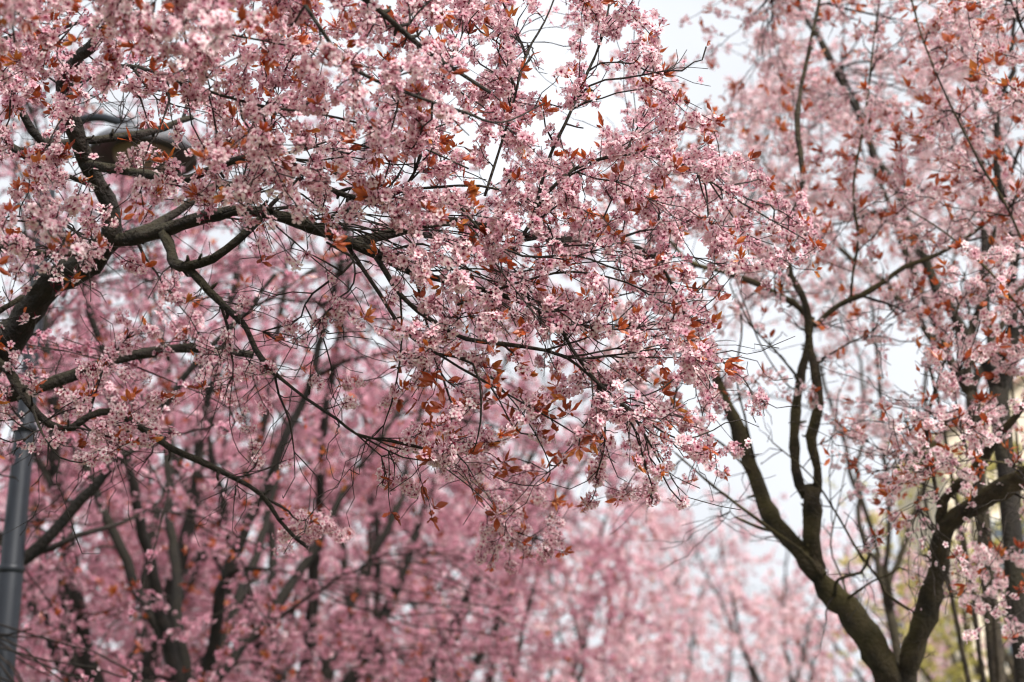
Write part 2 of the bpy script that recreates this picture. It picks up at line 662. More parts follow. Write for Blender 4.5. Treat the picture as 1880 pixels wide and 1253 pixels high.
def thin_out(pos, spots):
    """boughs that are bare of blossom: keep only a share of the pieces there"""
    x, y, d = project(pos)
    keep = np.ones(len(pos), bool)
    u = rng.uniform(0, 1, len(pos))
    for (cx, cy, rx, ry, share) in spots:
        keep &= ~((((x - cx) / rx) ** 2 + ((y - cy) / ry) ** 2 < 1) & (u > share))
    return keep


def finish_crown(root, fpos, fnrm, fscale, lod, single_blossoms, lpos, ldir, lsize, ltint, leaf_lod, single_leaves, leaf_mat=None, tint_mu=0.55, mass_drop=0):
    n = len(fpos)
    spin = rng.uniform(0, 6.28, n)
    scale = fscale * np.clip(1 + 0.12 * rng.standard_normal(n), 0.6, 1.35)
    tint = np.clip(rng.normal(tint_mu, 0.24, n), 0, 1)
    keep = np.ones(n, bool)
    if single_blossoms:
        idx = pick_visible(fpos, scale * 2, single_blossoms)
        keep[idx] = False
        place_pieces('blossom', BLOSSOM_MESHES[lod], root, fpos[idx], fnrm[idx], spin[idx], scale[idx], tint[idx])
    me = scatter('crown', FL[max(1, lod) if lod < 1 else lod + mass_drop], fpos[keep], fnrm[keep], spin[keep], scale[keep], tint[keep], 0.3)
    link('crown', me, root, (PETAL, CALYX), 'stuff')
    if len(lpos):
        m = len(lpos)
        spin = rng.uniform(0, 6.28, m)
        keep = np.ones(m, bool)
        if single_leaves:
            idx = pick_visible(lpos, lsize, single_leaves)
            keep[idx] = False
            place_pieces('leaf', LEAF_MESHES, root, lpos[idx], ldir[idx], spin[idx], lsize[idx], ltint[idx])
        me = scatter('foliage', LF[leaf_lod], lpos[keep], ldir[keep], spin[keep], lsize[keep], ltint[keep], 0.3)
        link('foliage', me, root, (leaf_mat or LEAF,), 'stuff')


BLOSSOM_MESHES = {0: piece_meshes(FL[0], 'blossom', (PETAL, CALYX), 8), 1: piece_meshes(FL[1], 'blossom', (PETAL, CALYX), 8)}
LEAF_MESHES = piece_meshes(LF[0], 'leaf', (LEAF,), 8)


def build_limbs(root, limbs, skel, bark_mat, rough=0.06, thin=1.0):
    """limbs: (name, [(px, py, depth)...], width_px_start, width_px_end); each is a mesh of its own"""
    for (name, pts, w0, w1) in limbs:
        path = smooth_path([P(*q) for q in pts], 0.04)
        m = len(path)
        s = np.linspace(0, 1, m)
        d = project(path)[2]
        rad = (w0 + (w1 - w0) * s) * 0.5 * d / F * thin
        big = w0 > 14
        wob = np.cumsum(rng.standard_normal((m, 3)), 0)
        wob -= s[:, None] * wob[-1]
        path = path + wob * rad[:, None] * 0.13 * np.sqrt(np.minimum(1, s * 5))[:, None]
        T = Tubes()
        rr = rad.copy()
        if big:
            for _ in range(max(1, m // 7)):            # knots and swellings
                c = rng.integers(0, m)
                rr *= 1 + rng.uniform(0.05, 0.30) * np.exp(-((np.arange(m) - c) / rng.uniform(0.8, 2.0)) ** 2)
        T.add(path, rr, 14 if big else 7, rough if big else rough)
        if big:
            tgp = tangents(path)
            for _ in range(int(m * 0.45)):               # spur stubs and pruned ends
                c = int(rng.integers(2, m - 2)) if m > 5 else 1
                dv = rng.standard_normal(3); dv -= dv @ tgp[c] * tgp[c]; dv = unit(dv + tgp[c] * 0.5)
                ln = rng.uniform(0.01, 0.035)
                mid = path[c] + dv * (rr[c] * 0.9 + ln * 0.6) + rng.normal(0, .003, 3)
                T.add([path[c], path[c] + dv * rr[c] * 0.9, mid, path[c] + dv * (rr[c] + ln)], np.array([.007, .006, .0045, .003]) * rng.uniform(0.6, 1.2), 5, 0.1)
        link(name, T.mesh(name), root, (bark_mat,))
        skel.add(path, rad)


def grow(root, skel, targets, wob, r0_k, rmin=0.0, tip=0.0011, back=1.1, lift=0.1, maxlen=9.0):
    """connect each target to the skeleton; returns list of (path, rad)"""
    out = []
    todo = np.asarray(targets)
    # nearest targets first so that the later ones can build on them
    d0 = np.array([skel.attach(t, back)[1] for t in todo])
    for t in todo[np.argsort(d0)]:
        i, d = skel.attach(t, back, rmin)
        if d < 0.03 or d > maxlen:
            continue
        path = grow_path(skel.p[i].copy(), skel.t[i].copy(), t, wob, lift=lift)
        r0 = min(skel.r[i] * 0.75, r0_k * (0.35 + d) ** 0.8)
        r0 = max(r0, tip * 1.3)
        rad = np.linspace(r0, tip, len(path))
        skel.add(path[1:], rad[1:])
        out.append((path, rad))
    return out


# ------------------------------------------------------------------ ground, path
GRASS = plain('grass_ground', (0.055, 0.075, 0.025), 0.9, noise=0.4, scale=2.5, bump=0.4)
GRAVEL = plain('path_gravel', (0.30, 0.27, 0.23), 0.95, noise=0.25, scale=40, bump=0.3)
g = bpy.data.meshes.new('ground')
g.from_pydata([(-400, -400, 0), (400, -400, 0), (400, 400, 0), (-400, 400, 0)], [], [(0, 1, 2, 3)])
o = link('ground', g, None, (GRASS,), 'structure')
g = bpy.data.meshes.new('path')
g.from_pydata([(-1.0, -30, 0.004), (1.1, -30, 0.004), (7.4, 60, 0.004), (5.2, 60, 0.004)], [], [(0, 1, 2, 3)])
o = link('path', g, None, (GRAVEL,), 'structure')

# ------------------------------------------------------------------ TREE A: the near tree in focus, trunk just left of the frame
tA = empty('plum_tree', (-2.05, 4.55, 0), 'near plum tree whose sharp arching boughs of pink blossom reach past the lamp post', 'tree')
skA = Skeleton()
fork = P(-170, 960, 4.6)
T = Tubes()
tp = smooth_path([(-2.05, 4.55, -0.05), (-2.06, 4.56, 0.5), (-2.0, 4.55, 1.2), fork + np.array([0, 0, 0.05])], 0.08)
T.add(tp, np.linspace(0.17, 0.125, len(tp)) + 0.06 * np.exp(-np.linspace(0, 8, len(tp))), 16, 0.04)
link('trunk', T.mesh('trunk'), tA, (BARK,))
fx, fy, fd = project(fork)
FK = (fx, fy, fd)
limbsA = [
    ('limb', [FK, (-80, 760, 4.5), (0, 645, 4.42), (50, 572, 4.36), (100, 522, 4.3), (150, 495, 4.26), (208, 438, 4.2)], 92, 50),
    ('limb', [(205, 450, 4.2), (203, 390, 4.18), (165, 325, 4.12), (142, 270, 4.05), (125, 205, 4.0), (117, 155, 3.95), (132, 122, 3.9), (190, 60, 3.7), (260, -60, 3.5)], 44, 14),
    ('limb', [(200, 445, 4.2), (270, 433, 4.15), (330, 412, 4.1), (400, 398, 4.05), (470, 396, 4.0), (540, 414, 3.95), (610, 440, 3.9), (690, 468, 3.85), (760, 500, 3.8)], 32, 20),
    ('limb', [(235, 432, 4.2), (300, 404, 4.3), (355, 366, 4.35), (400, 340, 4.4), (470, 345, 4.4)], 24, 13),
    ('limb', [(300, 428, 4.12), (318, 465, 4.08), (322, 484, 4.04), (345, 488, 4.0), (392, 474, 3.98), (440, 438, 3.96), (478, 402, 3.97)], 24, 16),
    ('limb', [(320, 480, 4.04), (352, 500, 4.0), (385, 535, 3.98), (420, 570, 3.95), (452, 602, 3.92), (468, 640, 3.9), (490, 672, 3.86), (512, 692, 3.84)], 19, 9),
    ('branch', [(512, 692, 3.84), (560, 730, 3.8), (620, 770, 3.75), (655, 797, 3.72), (720, 811, 3.7), (775, 824, 3.66), (840, 835, 3.62), (872, 880, 3.6)], 8, 2.5),
    ('branch', [(504, 686, 3.85), (512, 725, 3.86), (532, 775, 3.88), (540, 830, 3.9)], 7, 3),
    ('branch', [(655, 797, 3.72), (740, 840, 3.72), (800, 850, 3.7), (870, 900, 3.68), (905, 935, 3.66)], 4, 2),
    ('limb', [(-60, 725, 4.5), (0, 730, 4.5), (70, 715, 4.5), (130, 692, 4.52), (190, 672, 4.55), (250, 652, 4.6), (330, 637, 4.65), (400, 645, 4.7), (465, 652, 4.72)], 32, 17),
    ('limb', [(-70, 620, 4.4), (0, 668, 4.3), (30, 702, 4.25), (55, 742, 4.2), (92, 780, 4.2), (135, 786, 4.2), (165, 764, 4.22), (208, 755, 4.25), (260, 785, 4.3), (312, 822, 4.3), (370, 850, 4.3), (430, 880, 4.3), (482, 912, 4.3), (512, 955, 4.3), (542, 988, 4.3), (565, 1006, 4.3)], 22, 7),
    ('limb', [FK, (-230, 600, 4.2), (-120, 250, 4.1), (-60, 60, 4.0), (0, 140, 4.0), (42, 215, 4.05), (78, 262, 4.1), (150, 262, 4.15), (230, 252, 4.2), (300, 236, 4.3), (352, 216, 4.4)], 40, 13),
    ('limb', [(-160, 330, 4.1), (-60, 300, 3.9), (0, 240, 3.85), (22, 266, 3.85), (78, 308, 3.85), (130, 325, 3.9), (178, 345, 3.95)], 20, 10),
    ('limb', [FK, (-330, 500, 4.0), (-330, 100, 3.3), (-150, -160, 2.9), (150, -160, 2.75), (420, -90, 2.8), (640, -20, 3.0), (780, 90, 3.15), (900, 170, 3.3)], 60, 8),
    ('limb', [(-60, 470, 4.2), (0, 456, 4.1), (60, 463, 4.08), (105, 470, 4.1), (160, 462, 4.2)], 17, 13),
    ('limb', [(-120, 620, 4.3), (-60, 590, 4.1), (0, 570, 4.05), (40, 545, 4.1)], 20, 10),
    ('limb', [(150, 300, 4.1), (250, 318, 4.0), (330, 332, 3.9), (372, 324, 3.8), (430, 300, 3.75), (500, 287, 3.65), (560, 318, 3.6), (600, 345, 3.58), (640, 360, 3.56), (690, 369, 3.54)], 22, 10),
    ('branch', [(690, 369, 3.54), (732, 354, 3.5), (760, 318, 3.48), (778, 262, 3.46), (802, 234, 3.45), (860, 215, 3.45)], 8, 3),
    ('branch', [(650, 362, 3.56), (720, 352, 3.55), (800, 345, 3.55), (880, 342, 3.58), (960, 362, 3.6), (1010, 390, 3.62)], 8, 4),
    ('branch', [(930, 470, 3.68), (975, 410, 3.65), (1006, 300, 3.66), (1060, 180, 3.72), (1108, 62, 3.8), (1128, -60, 3.9)], 9, 5),
    ('branch', [(890, 360, 3.6), (930, 230, 3.65), (965, 105, 3.75), (1000, 40, 3.8), (1032, -40, 3.85)], 7, 4),
    ('branch', [(985, 380, 3.66), (1030, 330, 3.68), (1082, 300, 3.72), (1166, 283, 3.78), (1240, 298, 3.86), (1300, 330, 3.92), (1345, 362, 4.0), (1400, 395, 4.1), (1478, 440, 4.2)], 9, 2.5),
    ('branch', [(1300, 330, 3.92), (1340, 390, 3.96), (1370, 430, 4.0), (1420, 450, 4.05)], 4, 2),
    ('limb', [(750, 497, 3.82), (830, 520, 3.76), (900, 536, 3.7), (960, 556, 3.68), (1020, 590, 3.66), (1050, 640, 3.66), (1100, 705, 3.68), (1160, 760, 3.7), (1212, 850, 3.72)], 16, 3),
    ('branch', [(690, 470, 3.85), (735, 540, 3.76), (790, 585, 3.7), (860, 622, 3.65), (960, 636, 3.62), (1040, 655, 3.62), (1110, 715, 3.64), (1190, 775, 3.68), (1250, 808, 3.72), (1310, 790, 3.76)], 13, 3),
    ('branch', [(640, 455, 3.9), (700, 545, 3.8), (745, 610, 3.74), (820, 660, 3.68), (870, 690, 3.66), (960, 740, 3.66), (1060, 800, 3.68), (1130, 850, 3.7)], 10, 2),
    ('branch', [(800, 650, 3.7), (868, 668, 3.66), (884, 740, 3.62), (878, 800, 3.62), (868, 830, 3.62)], 7, 2.5),
    ('branch', [(900, 690, 3.66), (960, 760, 3.66), (1000, 830, 3.68), (1010, 870, 3.7), (985, 893, 3.7), (930, 885, 3.7), (900, 870, 3.7)], 3.5, 2),
    ('branch', [(640, 450, 3.9), (720, 430, 4.0), (820, 408, 4.0), (900, 420, 4.0), (1000, 440, 4.02), (1110, 440, 4.05), (1200, 470, 4.1), (1250, 560, 4.15), (1270, 620, 4.18)], 22, 4),
    ('branch', [(600, 445, 3.93), (650, 480, 3.8), (600, 520, 3.78), (560, 560, 3.8), (590, 610, 3.85), (610, 680, 3.9)], 7, 3),
    ('branch', [(735, 545, 3.76), (738, 620, 3.72), (728, 700, 3.7), (705, 780, 3.7), (670, 812, 3.72)], 5, 2.5),
    ('branch', [(840, 560, 3.72), (950, 520, 3.65), (1050, 500, 3.65), (1150, 520, 3.7), (1240, 560, 3.8), (1320, 500, 3.9)], 6, 2.5),
    ('branch', [(1060, 660, 3.64), (1150, 650, 3.62), (1230, 640, 3.66), (1330, 660, 3.75)], 5, 2.5),
    ('branch', [(820, 345, 3.55), (880, 420, 3.5), (960, 470, 3.5), (1060, 470, 3.55), (1160, 500, 3.65), (1250, 470, 3.8), (1330, 490, 3.9)], 6, 2.5),
    ('limb', [(560, 10, 2.95), (640, 120, 3.0), (760, 175, 3.1), (850, 205, 3.2), (920, 225, 3.35), (1000, 190, 3.5)], 10, 3),
    ('branch', [(120, 160, 3.95), (230, 120, 3.6), (330, 150, 3.3), (470, 190, 3.2), (620, 215, 3.3), (750, 260, 3.4), (860, 310, 3.5)], 10, 4),
    ('branch', [(-40, 80, 4.0), (80, 60, 3.6), (220, 30, 3.2), (400, 60, 3.1), (560, 90, 3.1)], 12, 4),
    ('branch', [(180, 440, 4.2), (130, 420, 3.5), (100, 400, 3.1), (90, 430, 2.9), (150, 470, 2.8)], 7, 3),
    ('branch', [(760, 500, 3.8), (800, 650, 4.15), (850, 800, 4.45), (872, 900, 4.6), (930, 968, 4.65), (1050, 1010, 4.7)], 7, 2.5),
    ('branch', [(60, 750, 4.2), (80, 800, 4.0), (110, 840, 3.9), (150, 850, 3.85)], 7, 3),
]
arch = [(400, 398, 4.05), (470, 396, 4.0), (540, 414, 3.95), (610, 440, 3.9), (690, 468, 3.85), (760, 500, 3.8), (650, 362, 3.56), (720, 352, 3.55), (500, 287, 3.65), (330, 332, 3.9)]
for k in range(26):            # long fine branches sweeping out and down from the arch
    a = arch[int(rng.integers(0, len(arch)))]
    L_ = rng.uniform(260, 620)
    sl = rng.uniform(0.05, 0.75)
    pts = [a]
    for q in (0.18, 0.34, 0.5, 0.66, 0.83, 1.0):
        pts.append((a[0] + L_ * q + rng.normal(0, 9), a[1] + L_ * sl * (0.35 * q + 0.65 * q * q) + rng.normal(0, 12) - 25 * math.sin(q * 3.0), a[2] + (3.62 - a[2]) * q + rng.normal(0, 0.08)))
    limbsA.append(('branch', pts, rng.uniform(3.5, 6.0), 2.0))
build_limbs(tA, limbsA, skA, BARK, 0.085, 0.82)

CELL = 94
gridA = [  # coverage, columns of 94 px from x=-188, rows from y=-188
    '222222222221100000',
    '444444444444221000',
    '668888888887155100',
    '555466888888445200',
    '444113688888536500',
    '334325666677788851',
    '335411112378888854',
    '222111111277777610',
    '111144111125777700',
    '444311311123577710',
    '444531111144246610',
    '000000000023114100',
    '000000021000000000',
]
depA = idw([(0, 0, 2.75), (300, 40, 2.75), (60, 430, 3.1), (160, 460, 3.2), (700, 120, 3.05), (600, 260, 3.3), (450, 320, 3.3), (950, 250, 3.6),
            (1000, 50, 3.75), (1200, 100, 3.8), (1250, 350, 3.9), (1450, 410, 4.2), (800, 530, 3.45), (950, 560, 3.62), (1200, 700, 3.7),
            (1320, 770, 3.78), (800, 800, 3.62), (300, 600, 4.4), (80, 760, 4.2), (100, 830, 4.0), (950, 990, 4.6), (540, 980, 4.7), (60, 200, 3.6), (230, 220, 3.5)])
smpA = cover_sampler(gridA, CELL, -188, -188)


def targets(smp, dep, n, sd, deep_p, deep_max):
    out = []
    for (x, y) in smp(n):
        d = dep(x, y) + rng.normal(0, sd)
        if rng.random() < deep_p:
            d += rng.uniform(0.1, deep_max)
        out.append(P(x, y, d))
    return np.array(out)


sec = grow(tA, skA, targets(smpA, depA, 240, 0.14, 0.25, 0.6), 0.10, 0.0085, rmin=0.003, tip=0.0018, back=1.0)
twg = grow(tA, skA, targets(smpA, depA, 1740, 0.16, 0.28, 0.7), 0.10, 0.0042, rmin=0.0016, tip=0.0011, back=0.9)
low = np.array([P(rng.uniform(870, 1060), rng.uniform(920, 1045), rng.normal(4.65, 0.08)) for _ in range(34)])
twg += grow(tA, skA, low, 0.10, 0.0042, rmin=0.0016, tip=0.0011, back=0.9, maxlen=0.5)
# bare hanging twigs in the tangle under the arch
bare_grid = [
    '0000000000000000000000', '0000000000000000000000', '0011110000000000000000', '0034441000000000000000', '0066663111000000000000',
    '0055555444432221000000', '0033456666664432110000', '0033666666666643211000', '0044666666666643211000', '0044444555555443210000',
    '0033333333444433200000', '0022333333322222100000', '0011111111110000000000']
smpBare = cover_sampler(bare_grid, CELL, -188, -188)
depBare = idw([(100, 250, 4.1), (300, 450, 4.1), (500, 600, 4.0), (700, 480, 3.8), (900, 600, 3.7), (200, 700, 4.4), (600, 800, 3.8)])
bare = grow(tA, skA, targets(smpBare, depBare, 760, 0.22, 0.2, 0.6), 0.2, 0.0040, rmin=0.0016, tip=0.001, back=0.7)
T = Tubes()
for p, r in sec:
    T.add(p, r, 5, 0.14)
for p, r in twg + bare:
    T.add(p, r, 4, 0.2)
link('twig_mass', T.mesh('twig_mass'), tA, (TWIG,), 'stuff')
fpaths = [p for p, r in twg] + [p[len(p) // 2:] for p, r in sec]
fp, fn = blossom_on(fpaths, 172, 0.15, 0.0135)
lp, ld, ls, lt = leaves_on([p for p, r in twg + sec], 0.36, 0.07, 0.031, (3, 8))
# a few leafy shoots with hardly a flower on the low hanging twigs
lowT = [p for p, r in bare if 700 < project(p[-1])[0] < 1050 and 680 < project(p[-1])[1] < 950]
l2 = leaves_on(lowT, 0.5, 0.2, 0.038)
if len(l2[0]):
    lp, ld, ls, lt = np.vstack([lp, l2[0]]), np.vstack([ld, l2[1]]), np.concatenate([ls, l2[2]]), np.concatenate([lt, l2[3] * 0.5])
OPEN = [(995, 80, 50, 62, 0.1), (1112, 150, 45, 45, 0.2), (1065, 235, 42, 48, 0.12), (1330, 90, 120, 125, 0.04), (895, 75, 30, 26, 0.2), (1010, 150, 30, 30, 0.2), (255, 280, 110, 50, 0.6), (60, 570, 110, 70, 0.25), (130, 510, 80, 50, 0.4), (400, 405, 210, 38, 0.5), (170, 300, 50, 100, 0.5), (330, 470, 60, 40, 0.35),
        (600, 440, 110, 40, 0.5), (300, 650, 170, 28, 0.6), (30, 1000, 60, 260, 0.25), (50, 690, 60, 60, 0.4)]
k = thin_out(fp, OPEN)
fp, fn = fp[k], fn[k]
k = thin_out(lp, OPEN)
lp, ld, ls, lt = lp[k], ld[k], ls[k], lt[k]
print('A flowers', len(fp), 'leaves', len(lp))
finish_crown(tA, fp, fn, 0.0114, 0, 300, lp, ld, ls, lt, 0, 300, tint_mu=0.5)



def tree_top(root, skel, centre, radii, n, bark_mat):
    """the rest of the crown, above what the photograph shows"""
    u = unit(rng.standard_normal((n * 3, 3))) * (rng.uniform(0.1, 1, (n * 3, 1)) ** 0.5)
    p = np.array(centre) + u * np.array(radii)
    y = project(p)[1]
    p = p[y < -130][:n]
    a = grow(root, skel, p[:n // 6], 0.12, 0.014, rmin=0.004, tip=0.003, back=0.35)
    b = grow(root, skel, p[n // 6:], 0.12, 0.006, rmin=0.002, tip=0.002, back=0.5)
    T = Tubes()
    for q, r in a + b:
        T.add(q[::2] if len(q) > 6 else q, (r[::2] if len(q) > 6 else r), 3)
    link('twig_mass', T.mesh('twig_mass'), root, (TWIG,), 'stuff')
    f, nn = blossom_on([q for q, r in b], 40, 0.15, 0.02)
    f_ok = project(f)[1] < -70
    f, nn = f[f_ok], nn[f_ok]
    me = scatter('crown', FL[3], f, nn, rng.uniform(0, 6.28, len(f)), np.full(len(f), 0.027), np.clip(rng.normal(.6, .2, len(f)), 0, 1), 0.3)
    link('crown', me, root, (PETAL,), 'stuff')


tree_top(tA, skA, (-1.9, 5.3, 5.3), (2.3, 1.7, 1.4), 330, BARK)
# ------------------------------------------------------------------ TREE B: forked mossy tree on the right
baseB = P(1648, 1300, 5.6)
tB = empty('plum_tree', (baseB[0], baseB[1], 0), 'blossoming plum tree with a mossy trunk forking into two thick limbs, beside the yellow foliage', 'tree')
skB = Skeleton()
forkB = P(1650, 1262, 5.6)
T = Tubes()
tp = smooth_path([(baseB[0], baseB[1], -0.05), (baseB[0] + .02, baseB[1], 0.6), (baseB[0] - .01, baseB[1], 1.2), forkB], 0.08)
T.add(tp, np.linspace(0.17, 0.13, len(tp)) + 0.07 * np.exp(-np.linspace(0, 8, len(tp))), 16, 0.05)
link('trunk', T.mesh('trunk'), tB, (BARK_G,))
FB = (1650, 1285, 5.6)
limbsB = [
    ('limb', [FB, (1620, 1215, 5.6), (1578, 1150, 5.62), (1530, 1088, 5.65), (1492, 1035, 5.68), (1440, 975, 5.72), (1404, 920, 5.76), (1376, 850, 5.8), (1346, 765, 5.85), (1312, 692, 5.9), (1270, 620, 5.95), (1240, 540, 6.0)], 82, 14),
    ('limb', [(1500, 1045, 5.68), (1490, 985, 5.66), (1488, 935, 5.64), (1492, 892, 5.62)], 52, 44),
    ('limb', [(1478, 915, 5.64), (1462, 862, 5.66), (1462, 780, 5.68), (1470, 700, 5.7), (1482, 640, 5.72), (1490, 582, 5.74)], 28, 20),
    ('limb', [(1500, 905, 5.62), (1502, 860, 5.6), (1492, 800, 5.58), (1508, 740, 5.56), (1502, 690, 5.55), (1494, 640, 5.55), (1490, 560, 5.55), (1462, 505, 5.55), (1455, 440, 5.55), (1478, 330, 5.57), (1470, 210, 5.65), (1492, 90, 5.75), (1515, -60, 5.9), (1530, -280, 6.1)], 26, 4),
    ('limb', [(1490, 590, 5.74), (1460, 558, 5.76), (1428, 542, 5.78), (1385, 520, 5.8), (1330, 500, 5.85), (1262, 478, 5.9), (1200, 400, 6.0)], 20, 7),
    ('limb', [(1494, 600, 5.6), (1540, 562, 5.6), (1600, 532, 5.6), (1660, 492, 5.6), (1720, 470, 5.6), (1800, 420, 5.6), (1900, 330, 5.5)], 16, 7),
    ('branch', [(1562, 552, 5.6), (1566, 500, 5.6), (1575, 440, 5.6), (1566, 340, 5.62), (1590, 200, 5.7), (1610, 40, 5.8), (1650, -220, 6.0)], 9, 4),
    ('branch', [(1530, 1095, 5.65), (1482, 1022, 5.6), (1400, 960, 5.5), (1320, 900, 5.4), (1240, 832, 5.3)], 14, 6),
    ('branch', [(1420, 975, 5.58), (1392, 968, 5.5), (1350, 950, 5.4)], 12, 6),
    ('branch', [(1378, 868, 5.78), (1330, 818, 5.7), (1288, 788, 5.6), (1240, 720, 5.5)], 8, 5),
    ('branch', [(1385, 850, 5.8), (1370, 780, 5.75), (1352, 690, 5.7), (1362, 600, 5.7), (1340, 520, 5.7)], 8, 4),
    ('limb', [FB, (1672, 1210, 5.58), (1690, 1130, 5.55), (1708, 1040, 5.5), (1728, 968, 5.42), (1780, 932, 5.32), (1840, 890, 5.2), (1900, 845, 5.1), (2010, 700, 5.0), (2060, 480, 4.9), (2080, 250, 4.9)], 68, 22),
    ('limb', [(1728, 975, 5.42), (1732, 920, 5.4), (1790, 860, 5.3), (1830, 800, 5.2), (1880, 740, 5.1), (1920, 640, 5.0), (1900, 500, 4.95)], 30, 9),
    ('branch', [(1880, 860, 5.14), (1840, 850, 5.05), (1790, 840, 5.0), (1760, 800, 4.95), (1720, 770, 4.95), (1690, 775, 4.95)], 9, 3),
    ('branch', [(1532, 1095, 5.62), (1540, 1064, 5.5), (1580, 1052, 5.45), (1592, 1030, 5.42), (1598, 1012, 5.4)], 12, 6),
    ('branch', [(1552, 1102, 5.62), (1600, 1068, 5.5), (1630, 1056, 5.45), (1652, 1042, 5.4)], 9, 4),
    ('branch', [(1684, 1130, 5.55), (1650, 1108, 5.5), (1622, 1085, 5.48), (1612, 1062, 5.46), (1580, 1020, 5.45), (1540, 950, 5.45), (1490, 875, 5.45), (1418, 812, 5.45)], 10, 4),
    ('branch', [(1560, 1110, 5.6), (1545, 1060, 5.75), (1525, 1000, 5.8), (1545, 900, 5.9), (1552, 860, 5.95)], 7, 3),
    ('branch', [(1462, 690, 5.7), (1420, 640, 5.6), (1380, 600, 5.55), (1350, 540, 5.5)], 8, 4),
    ('branch', [(1508, 660, 5.55), (1560, 630, 5.5), (1600, 610, 5.45), (1650, 560, 5.4)], 7, 4),
    ('branch', [(1465, 720, 5.7), (1440, 700, 5.6), (1400, 640, 5.5), (1375, 580, 5.45), (1340, 480, 5.4)], 6, 3),
    ('branch', [(1728, 960, 5.42), (1710, 860, 5.4), (1700, 780, 5.3), (1720, 700, 5.2), (1740, 640, 5.15), (1760, 560, 5.1)], 14, 6),
    ('branch', [(1900, 500, 4.95), (1850, 380, 5.0), (1800, 300, 5.05), (1740, 180, 5.1), (1690, 60, 5.15), (1660, -60, 5.2)], 10, 4),
    ('branch', [(2000, 720, 5.0), (1900, 600, 5.0), (1820, 500, 5.0), (1740, 430, 5.1), (1660, 380, 5.2)], 10, 4),
    ('branch', [(2075, 300, 4.9), (1960, 150, 5.0), (1880, 60, 5.0), (1830, -80, 5.1)], 14, 5),
]
build_limbs(tB, limbsB, skB, BARK_G, 0.11, 0.61)
gridB = [  # coverage, columns of 94 px from x=1100, rows from y=-190
    '0023446666',
    '0024446666',
    '0025457765',
    '2225557765',
    '3345567765',
    '4466666655',
    '4444666655',
    '4443255555',
    '3332235644',
    '2222235644',
    '0000245644',
    '0000044433',
    '0000032322',
    '0000002321',
    '0000000211',
]
smpB = cover_sampler(gridB, CELL, 1100, -190)
depB = idw([(1300, 300, 6.3), (1400, 100, 6.6), (1550, 200, 6.0), (1600, 500, 5.6), (1700, 300, 5.3), (1850, 100, 5.0), (1850, 500, 5.0), (1780, 750, 5.0), (1700, 850, 5.0),
            (1600, 900, 5.2), (1800, 1050, 5.3), (1450, 600, 5.5), (1250, 500, 6.0)])
secB = grow(tB, skB, targets(smpB, depB, 200, 0.2, 0.2, 0.8), 0.12, 0.010, rmin=0.003, tip=0.002, back=0.9)
twB = grow(tB, skB, targets(smpB, depB, 1300, 0.22, 0.2, 0.9), 0.12, 0.0052, rmin=0.0018, tip=0.0013, back=0.8)
bareB_grid = [
    '0011111111',
    '0011111111',
    '0011111111',
    '0011111111',
    '1122222222',
    '1122222222',
    '2346665421',
    '2346665421',
    '2346665421',
    '1123566641',
    '1123566641',
    '1123566641',
    '1123566641',
    '0000144420',
    '0000144420',
]
smpBB = cover_sampler(bareB_grid, CELL, 1100, -190)
bareB = grow(tB, skB, targets(smpBB, depB, 520, 0.3, 0.2, 0.6), 0.2, 0.0048, rmin=0.0018, tip=0.0012, back=0.6)
T = Tubes()
for p, r in secB + twB + bareB:
    T.add(p, r, 4, 0.18)
link('twig_mass', T.mesh('twig_mass'), tB, (TWIG,), 'stuff')
fp, fn = blossom_on([p for p, r in twB] + [p[len(p) // 2:] for p, r in secB], 128, 0.2, 0.0135)
lp, ld, ls, lt = leaves_on([p for p, r in twB + secB], 0.45, 0.22, 0.04)
lt = 0.25 + 0.75 * lt
OPENB = [(1760, 950, 90, 50, 0.25), (1700, 1100, 60, 130, 0.15), (1850, 880, 60, 45, 0.3), (1490, 780, 60, 170, 0.35), (1360, 830, 60, 120, 0.2), (1620, 720, 110, 90, 0.45)]
k = thin_out(fp, OPENB)
fp, fn = fp[k], fn[k]
k = thin_out(lp, OPENB)
lp, ld, ls, lt = lp[k], ld[k], ls[k], lt[k]
print('B flowers', len(fp), 'leaves', len(lp))
finish_crown(tB, fp, fn, 0.0118, 1, 300, lp, ld, ls, lt, 1, 200, tint_mu=0.78, mass_drop=1)


tree_top(tB, skB, (1.5, 6.4, 6.0), (2.3, 1.9, 1.7), 330, BARK_G)
